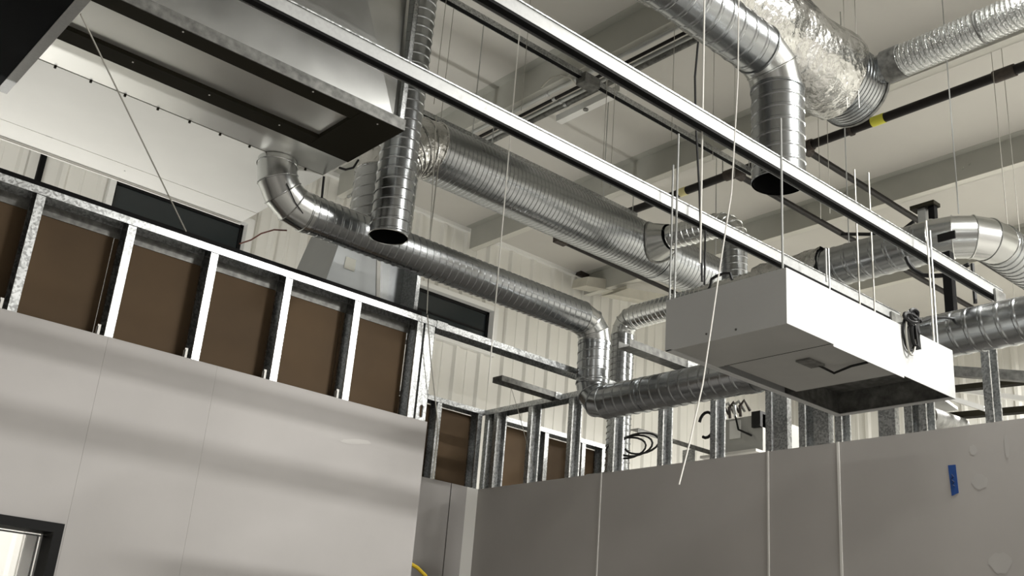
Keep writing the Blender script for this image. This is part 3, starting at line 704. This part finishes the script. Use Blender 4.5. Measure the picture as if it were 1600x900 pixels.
# ================================================================== RAILS
def rail(y, label):
    t = thing('ceiling_rail', label, 'rail', (2.5, y, 3.49), 'long ceiling rails')
    MB().box((0.2, y, 3.502), (4.75, y + 0.002, 3.552)).box((0.2, y + 0.002, 3.550), (4.75, y + 0.05, 3.552)).box((0.2, y + 0.048, 3.502), (4.75, y + 0.05, 3.550)).build('channel', 'rail', t)
    box('shade_strip', (0.2, y + 0.001, 3.492), (4.75, y + 0.026, 3.502), 'black', t)  # black strip: shade under the open channel put into colour
    MB().box((0.2, y - 0.004, 3.548), (4.75, y, 3.553)).build('top_lip', 'galv', t)
    MB().box((XR - 0.01, y - 0.012, 3.466), (XR + 0.09, y - 0.002, 3.53)).build('end_bracket', 'streak', t)
    return t
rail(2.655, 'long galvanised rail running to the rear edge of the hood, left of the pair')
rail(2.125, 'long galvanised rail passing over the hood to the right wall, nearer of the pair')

def strut(name, p0, p1, label, w=0.04, m='galv', cat='strut'):
    """roof-level strut along x: a channel open at the bottom"""
    t = thing(name, label, cat, (p0.x, p0.y, p0.z))
    y, z = p0.y, p0.z
    MB().box((p0.x, y, z), (p1.x, y + 0.003, z + w)).box((p0.x, y + w, z), (p1.x, y + w + 0.003, z + w)).box((p0.x, y + 0.003, z + w - 0.003), (p1.x, y + w, z + w)).build('channel', m, t)
    box('black_strip', (p0.x, y + 0.004, z + 0.002), (p1.x, y + w - 0.001, z + 0.006), 'black', t)  # black strip across the open bottom of the channel
    return t
a = on('z', 916, 123, 5.5)
s_ = strut('roof_strut', Vector((2.2, a.y, 5.5)), Vector((6.1, a.y, 5.5)), 'thin roof strut hung under the purlins between the two rails')
for x in (2.85, 4.47, 6.06): tube('drop_rod', [(x, a.y + 0.02, 5.54), (x, a.y + 0.02, 5.77)], 0.005, 'rod', s_, 5)
MB().box((4.22, a.y - 0.03, 5.46), (4.36, a.y + 0.06, 5.53)).build('splice_box', 'streak', s_)
a = on('z', 870, 278, 5.5)
s_ = strut('roof_strut', Vector((3.0, a.y, 5.5)), Vector((6.1, a.y, 5.5)), 'thin roof strut just above the big spiral trunk duct', 0.035)
for x in (4.47, 6.06): tube('drop_rod', [(x, a.y + 0.02, 5.53), (x, a.y + 0.02, 5.77)], 0.005, 'rod', s_, 5)

# ================================================================== SPRINKLER PIPE
sp = thing('sprinkler_pipe', 'black sprinkler main crossing under the roof at right with two branches', 'pipe', (6.13, 3, 5.57))
XP, ZP = 6.135, 5.60
tube('main', [(XP, -3, ZP), (XP, 6.15, ZP)], 0.034, 'black_pipe', sp, 14)
y1 = on('z', 1262, 236, ZP).y; y2 = on('z', 1160, 277, ZP).y
for yy in (y1, y2):
    tube('branch', [(XP, yy, ZP), (10.5, yy, ZP - 0.02)], 0.026, 'black_pipe', sp, 12)
    MB().tube([(XP, yy - 0.09, ZP), (XP, yy + 0.09, ZP)], 0.044, 14).tube([(XP, yy, ZP), (XP + 0.10, yy, ZP)], 0.038, 14).build('tee', 'rust', sp, True)
    tube('drop_rod', [(XP, yy + 0.12, ZP), (XP, yy + 0.12, ZR - 0.24)], 0.006, 'rod', sp, 6)
for px, py, m, w in ((1373, 192, 'tag', 0.05), (1068, 306, 'tag_pale', 0.035)):
    q = on('x', px, py, XP); MB().tube([(XP, q.y - w, ZP), (XP, q.y + w, ZP)], 0.037, 14).build('pipe_tag', m, sp, True)
q = on('x', 1570, 118, XP); MB().tube([(XP, q.y - 0.07, ZP), (XP, q.y + 0.07, ZP)], 0.042, 14).build('coupling', 'rust', sp, True)
q = on('x', 1330, 205, XP)
MB().tube([(XP, q.y, ZP + 0.05), (XP, q.y, ZR - 0.24)], 0.006, 6).tube([(XP, q.y - 0.012, ZP), (XP, q.y + 0.012, ZP)], 0.045, 14).build('clevis', 'rust', sp, True)

# conduits strapped under the purlin that crosses both rails
for i, (dx, z, r, m, l) in enumerate(((0.02, 5.735, 0.016, 'rod', 'thin conduit nearest the web of the strapped purlin'), (0.09, 5.725, 0.013, 'black_pipe', 'black conduit in the middle of the strapped group'), (0.15, 5.73, 0.017, 'rod', 'bright conduit in the strapped group'), (0.21, 5.735, 0.022, 'streak', 'widest dull conduit on the far side of the strapped group'))):
    t = tube('conduit', [(4.45 + dx, -2, z), (4.45 + dx, 7.9, z)], r, m, None, 10)
    tag(t, l, 'conduit', 'conduits under the purlin')
    for y in (2.6, 3.6, 5.2, 6.4): MB().tube([(4.45 + dx, y - 0.015, z), (4.45 + dx, y + 0.015, z)], r + 0.004, 10).build('strap', 'galv', t, True)
pa = on('z', 838, 172, 5.66); pb = on('z', 934, 128, 5.66)
t = thing('strip_light', 'narrow white strip fixture below the conduits between the rails', 'light', (4.68, pa.y, 5.66))
box('housing', (4.69, pb.y, 5.65), (4.75, pa.y, 5.705), 'trim_white', t)
box('end_cap', (4.685, pb.y - 0.05, 5.645), (4.76, pb.y, 5.705), 'bead', t)
MB().tube([(4.71, pa.y - 0.3, 5.66), (4.71, pa.y - 0.3, 5.64)], 0.02, 8).build('sensor', 'streak', t, True)
cl = [on('z', px, py, 5.6) for px, py in ((845, 137), (860, 122), (876, 117), (890, 122), (902, 132))]
t = tube('loose_wire', cl, 0.006, 'wire', None, 6); tag(t, 'loose grey wire looping out of the purlin conduits', 'wire')

# ================================================================== RODS, ROPES AND WIRES
def hang(name, label, cat, pts, r, m, n=6, group=None):
    t = tube(name, pts, r, m, None, n); tag(t, label, cat, group); return t
def vert(px0, py0, py1, ax, val, top=None):
    a = on(ax, px0, py0, val)
    if top: a.z = top
    # straight down from a to the height seen at py1
    lo, hi = 0.0, a.z
    for _ in range(40):
        mid = (lo + hi) / 2; q = Vector((a.x, a.y, mid - H)); py = 450 + FPX * down.dot(q) / fwd.dot(q)
        if py > py1: lo = mid
        else: hi = mid
    return [a, Vector((a.x, a.y, hi))]
hang('hanging_rope', 'white rope hanging straight down beside the black cable, from the roof', 'rope', vert(1098, 165, 411, 'x', 2.6, 5.99), 0.0034, 'rope')
hang('hanging_cable', 'thin black cable hanging beside the white rope', 'cable', [Vector(on('x', px, py, 3.12)) for px, py in ((1091, 66), (1090, 75), (1086, 120), (1087, 190), (1093, 300), (1097, 440))], 0.005, 'cable')
hang('dangling_cord', 'long slanting white cord dangling in front of the hood', 'cord', [Vector((on('y', 1153, 120, 1.9).x + 0.02, 1.9, ZR))] + [on('y', px, py, 1.9) for px, py in ((1153, 120), (1150, 180), (1143, 300), (1123, 430), (1113, 500), (1098, 600), (1078, 690), (1061, 757))], 0.0023, 'rope')
tips = [('dark rod standing left of the hood in front of the side branch', 1052, 258, 470, 'x', 2.95, 'rod'),
        ('thin rod left of a close pair right of the drop duct', 1335, 265, 500, 'x', 3.9, 'wire'), ('thin rod right of a close pair right of the drop duct', 1357, 270, 520, 'x', 3.95, 'wire'),
        ('short rod over the hood top left of the rod pair', 1290, 388, 440, 'x', 3.4, 'rod'), ('pale rod beside the black cable bundle', 1447, 345, 535, 'x', 3.96, 'rope'),
        ('black hanger rod left of the hood beside the branch elbow', 1102, 360, 445, 'x', 3.1, 'cable')]
for l, px, p0, p1, ax, val, m in tips:
    hang('hanger_rod', l, 'rod', vert(px, p0, p1, ax, val), 0.0042, m)
hang('bead_chain', 'pale beaded chain hanging below the trunk duct', 'chain', vert(787, 330, 600, 'y', 4.22, ZR), 0.0035, 'rope')
hang('hanging_wire', 'thin wire tied to the track beside the end post', 'wire', [on('y', px, py, 4.48) for px, py in ((682, 180), (674, 330), (667, 490))], 0.003, 'wire')
hang('hanging_wire', 'slack wire hanging below the track by the end post', 'wire', [on('y', px, py, 4.50) for px, py in ((668, 492), (673, 560), (683, 650), (684, 676), (676, 748))], 0.0035, 'wire')
hang('hanging_wire', 'grey wire hanging in front of the corrugated wall beside the trunk duct', 'wire', vert(686, 250, 400, 'y', 4.9), 0.004, 'wire')
hang('hanging_wire', 'thin slack wire in the opening below the track stub', 'wire', [Vector((4.2, 5.05, 3.46))] + [on('x', px, py, 4.45) for px, py in ((797, 600), (812, 650), (835, 737))], 0.002, 'wire')
faint = [(690, 60, 'behind the top of the vertical pipe'), (700, 90, 'left of the strapped purlin'), (823, 70, 'crossing the near rail at its upper end'), (945, 200, 'below the strapped purlin, left of a pair'), (958, 200, 'below the strapped purlin, right of a pair'), (1052, 120, 'left of the white rope'), (1115, 150, 'between the rope and the drop duct'), (1148, 180, 'just left of the drop duct'), (1280, 250, 'under the tee of the black main'), (1294, 240, 'under the bare end of the insulated duct'), (1320, 60, 'in front of the insulated duct'), (1338, 60, 'right of the insulated duct'), (1560, 200, 'right of the black main'), (1578, 210, 'near the right photo edge'), (1572, 330, 'above the far right elbow')]
for px, py, l in faint:
    a = on('z', px, py, 5.2)
    hang('roof_wire', 'faint hanging wire ' + l, 'wire', [Vector((a.x, a.y, ZR)), Vector((a.x, a.y, 4.75 if px < 1500 else 4.3))], 0.0022, 'wire', 5, 'hanging wires under the roof')

# small loose wires by the air handler
hang('loose_cable', 'short black cable hanging from the end of the air handler', 'cable', [Vector((2.325, 4.38, ZU)), on('y', 503, 308, 4.4), on('y', 497, 332, 4.4)], 0.006, 'cable')
hang('loose_cable', 'dark red wire end trailing below the segmented elbow', 'cable', [on('y', px, py, 4.5) for px, py in ((374, 381), (392, 375), (408, 365), (428, 359), (448, 360))], 0.004, 'red_wire')
hang('loose_cable', 'black cable loop at the rear corner of the dark base rail', 'cable', [on('y', px, py, 4.2) for px, py in ((530, 262), (540, 265), (552, 262), (560, 250))], 0.006, 'cable')
t = MB().box((1.86, YG - 0.09, 0.02), (1.90, YG - 0.045, 5.9)).build('wall_conduit', 'black'); tag(t, 'black vertical conduit on the corrugated wall at far left', 'conduit')

# ================================================================== BEHIND THE RIGHT WALL
a = on('z', 1040, 682, 3.465); b_ = on('z', 1105, 702, 3.465)
t = MB().box((a.x - 0.3, a.y, 3.43), (b_.x + 1.6, a.y + 0.003, 3.465)).box((a.x - 0.3, a.y, 3.462), (b_.x + 1.6, a.y + 0.09, 3.465)).build('far_track', 'streak')
tag(t, 'dark wall track seen between the right wall studs near the hood', 'track')
for x in (a.x + 0.3, a.x + 1.1): MB().box((x, a.y, 0), (x + 0.04, a.y + 0.09, 3.43)).build('stud', 'galv', t)
# coil of cable on the rear partition
cc = on('x', 975, 700, 5.2); pts = []
for i in range(60):
    th = 2 * math.pi * i / 20
    pts.append((5.2 + 0.02 * i / 20, cc.y + 0.17 * math.cos(th) - 0.002 * i, cc.z + 0.07 * math.sin(th) + 0.015 * (i // 20)))
t = tube('cable_coil', pts, 0.007, 'cable', None, 6); tag(t, 'black cable coil behind the right wall studs by the rear partition', 'cable')
hc = on('x', 1104, 664, 4.715)
t = tube('black_hose', [(4.715, hc.y + 0.055 * math.cos(q), hc.z + 0.075 * math.sin(q)) for q in [0.3 + 0.35 * i for i in range(15)]], 0.009, 'cable', None, 7); tag(t, 'black curved hose beside a stud left of the hood', 'hose')
# furnace-like unit
FUX = 6.4; fa = on('x', 1122, 658, FUX); fb = on('x', 1192, 708, FUX)
t = thing('unit_heater', 'small grey heating unit with pipework behind the right wall studs', 'heater', (FUX, fa.y, fb.z))
box('cabinet', (FUX, fb.y, fb.z - 0.3), (FUX + 0.5, fa.y, fa.z), 'box_inner', t)
box('tray', (FUX - 0.15, fb.y - 0.05, fb.z - 0.02), (FUX + 0.0, fa.y + 0.05, fb.z), 'bead', t)
box('panel', (FUX - 0.01, fb.y + 0.20, fa.z - 0.16), (FUX, fb.y + 0.30, fa.z - 0.02), 'trim_white', t)
for i in range(5):
    y = fa.y - 0.03 - i * 0.05
    tube('pipe_bend', [(FUX - 0.02, y, fa.z), (FUX - 0.03, y, fa.z + 0.08 + 0.02 * (i % 2)), (FUX - 0.03, y - 0.04, fa.z + 0.12), (FUX + 0.03, y - 0.05, fa.z + 0.05)], 0.012, 'duct_bright' if i % 2 else 'rust', t, 7)
tube('lead', [(FUX - 0.02, fb.y + 0.26, fa.z + 0.1), (FUX - 0.03, fb.y + 0.2, fa.z - 0.1), (FUX - 0.03, fb.y + 0.08, fa.z - 0.16)], 0.008, 'cable', t, 6)
MB().box((FUX - 0.03, fb.y + 0.0, fa.z - 0.1), (FUX + 0.05, fb.y + 0.08, fa.z + 0.02)).build('valve', 'cable', t)
box('stand', (FUX, fb.y, 0), (FUX + 0.5, fa.y, fb.z - 0.3), 'streak', t)
# braces and pieces at lower right
def bar(label, pa, pb, w, m, cat='brace', d=0.05):
    pa, pb = Vector(pa), Vector(pb); up = Vector((0, 0, w)); dp = Vector((d, 0, 0))
    t = MB().hexa([pa, pb, pb + dp, pa + dp, pa + up, pb + up, pb + dp + up, pa + dp + up]).build('steel_brace', m); tag(t, label, cat)
    MB().box((pb.x - 0.002, pb.y - 0.03, pb.z + 0.01), (pb.x, pb.y + 0.0, pb.z + w - 0.01)).build('end_plate', m, t)
    return t
bar('dark horizontal brace just right of the hood end', on('x', 1470, 585, 5.4), on('x', 1640, 598, 5.4), 0.055, 'streak')
bar('dark lower brace crossing behind the right-hand stud', on('x', 1470, 612, 5.6), on('x', 1640, 594, 5.6), 0.03, 'dark_rail')
bar('pale slanting brace below the right end of the hood', on('x', 1462, 618, 5.8), on('x', 1538, 642, 5.8), 0.03, 'trim_white')
bar('dark bar at the foot of the right-hand stud', on('x', 1465, 655, 5.9), on('x', 1640, 640, 5.9), 0.035, 'dark_rail')
bar('pale rail behind the right-hand stud', on('x', 1470, 608, 7.0), on('x', 1640, 632, 7.0), 0.035, 'trim_white')
pts = [on('z', px, py, 3.40) for px, py in ((1437, 631), (1472, 623), (1497, 641), (1466, 645))]
t = thing('flat_panel_light', 'flat white panel lying below the right end of the hood', 'panel', pts[0])
MB().hexa([p for p in pts] + [p + Vector((0, 0, 0.02)) for p in pts]).build('panel', 'box_white', t)
cen = sum(pts, Vector()) / 4
MB().hexa([cen + (p - cen) * 0.86 - Vector((0, 0, 0.003)) for p in pts] + [cen + (p - cen) * 0.86 - Vector((0, 0, 0.0005)) for p in pts]).build('inset', 'rail', t)
pa = on('x', 1432, 645, 5.2); pb = on('x', 1500, 668, 5.9)
t = thing('dark_pipe', 'dark short pipe slanting behind the studs below the hood end', 'pipe', pa)
tube('pipe', [pa, pb], 0.06, 'streak', t, 14); d_ = (pb - pa); ring('collar', pa + d_ * 0.15, d_, 0.06, 'dark_rail', t, 0.04, 0.008)
# black post and hoses between the far elbow and the wall track
pa = on('x', 1480, 395, 4.71); pb = pa
t = thing('black_post', 'black square post below the far right elbow', 'post', (pb.x, pb.y, 3.5))
MB().box((4.69, pa.y - 0.022, 3.466), (4.73, pa.y + 0.022, pa.z)).build('tube', 'black', t)
MB().box((4.68, pa.y - 0.06, 3.85), (4.689, pa.y + 0.03, 3.89)).build('bracket', 'black', t)
pa = on('x', 1447, 335, 5.75)
t = thing('black_bracket', 'black hanger bracket above the far right elbow', 'bracket', pa)
MB().box((5.74, pa.y - 0.06, pa.z - 0.12), (5.78, pa.y - 0.02, pa.z + 0.06)).build('leg', 'black', t)
MB().box((5.74, pa.y + 0.0, pa.z - 0.10), (5.78, pa.y + 0.05, pa.z + 0.05)).build('leg', 'rod', t)
MB().box((5.72, pa.y - 0.07, pa.z + 0.045), (5.80, pa.y + 0.09, pa.z + 0.07)).build('plate', 'dark_rail', t)
hang('black_hose', 'black hose sagging below the far right duct', 'hose', [on('x', px, py, 4.722) for px, py in ((1416, 402), (1420, 412), (1428, 422), (1442, 430), (1460, 431), (1478, 430), (1500, 420), (1514, 413))], 0.012, 'cable')
hang('black_hose', 'black hose entering the top of the far right duct', 'hose', [on('x', px, py, 5.6) for px, py in ((1315, 366), (1350, 366), (1385, 367), (1410, 360), (1428, 346))], 0.012, 'cable')
hang('black_rod', 'black upright rod right of the black post', 'rod', vert(1519, 412, 474, 'x', 4.72), 0.010, 'cable')

# black pipe and loose boards in the roof corner below the trunk
pa = on('y', 880, 378, 6.6); pb = on('y', 1068, 468, 6.6)
t = thing('black_tube', 'black straight tube running just below the big trunk duct', 'pipe', pa)
tube('tube', [pa, Vector((pb.x + 1.5, 6.6, pa.z + (pb.z - pa.z) * 1.0))], 0.022, 'black_pipe', t, 10); MB().box((pa.x - 0.1, 6.57, pa.z - 0.03), (pa.x + 0.03, 6.63, pa.z + 0.04)).build('end_fitting', 'rust', t)
tube('hanger', [(pb.x, 6.6, pb.z), (pb.x, 6.6, ZR)], 0.004, 'rod', t, 5)
def board(label, pix, y, th, m='timber'):
    p = [on('y', px, py, y) for px, py in pix]
    t = MB().hexa(p + [q + Vector((0.02, th, 0.03)) for q in p]).build('loose_board', m); tag(t, label, 'board'); return t
board('pale loose board in the roof corner left of the hood', ((916, 446), (978, 458), (980, 440), (919, 432)), 7.7, 0.25)
board('second pale board slanting down towards the hood', ((955, 460), (1040, 476), (1040, 460), (982, 450)), 7.4, 0.2)
board('dark brown offcut wedged under the roof beside the pale board', ((905, 430), (928, 440), (930, 415), (912, 412)), 7.97, 0.09, 'rust')

# blue tape on the right wall
tp = [on('x', px, py, XR - 0.0175) for px, py in ((1481, 727), (1493, 726), (1498, 770), (1487, 775))]
t = mesh('painters_tape', tp + [q + Vector((0.001, 0, 0)) for q in tp], [(0, 3, 2, 1), (4, 5, 6, 7), (0, 1, 5, 4), (1, 2, 6, 5), (2, 3, 7, 6), (3, 0, 4, 7)], 'tape')
tag(t, 'strip of blue painters tape on the right grey wall', 'tape')
sc = [on('x', px, py, XR - 0.0185) for px, py in ((1487, 741), (1490, 745), (1486, 749), (1491, 753), (1488, 757), (1492, 760))]
tube('pen_mark', sc, 0.002, 'ink', t, 5)
t = tube('yellow_hose', [on('y', px, py, 5.3) for px, py in ((640, 880), (652, 887), (664, 899), (680, 925))], 0.012, 'yellow', None, 8); tag(t, 'yellow hose end at the foot of the opening', 'hose')
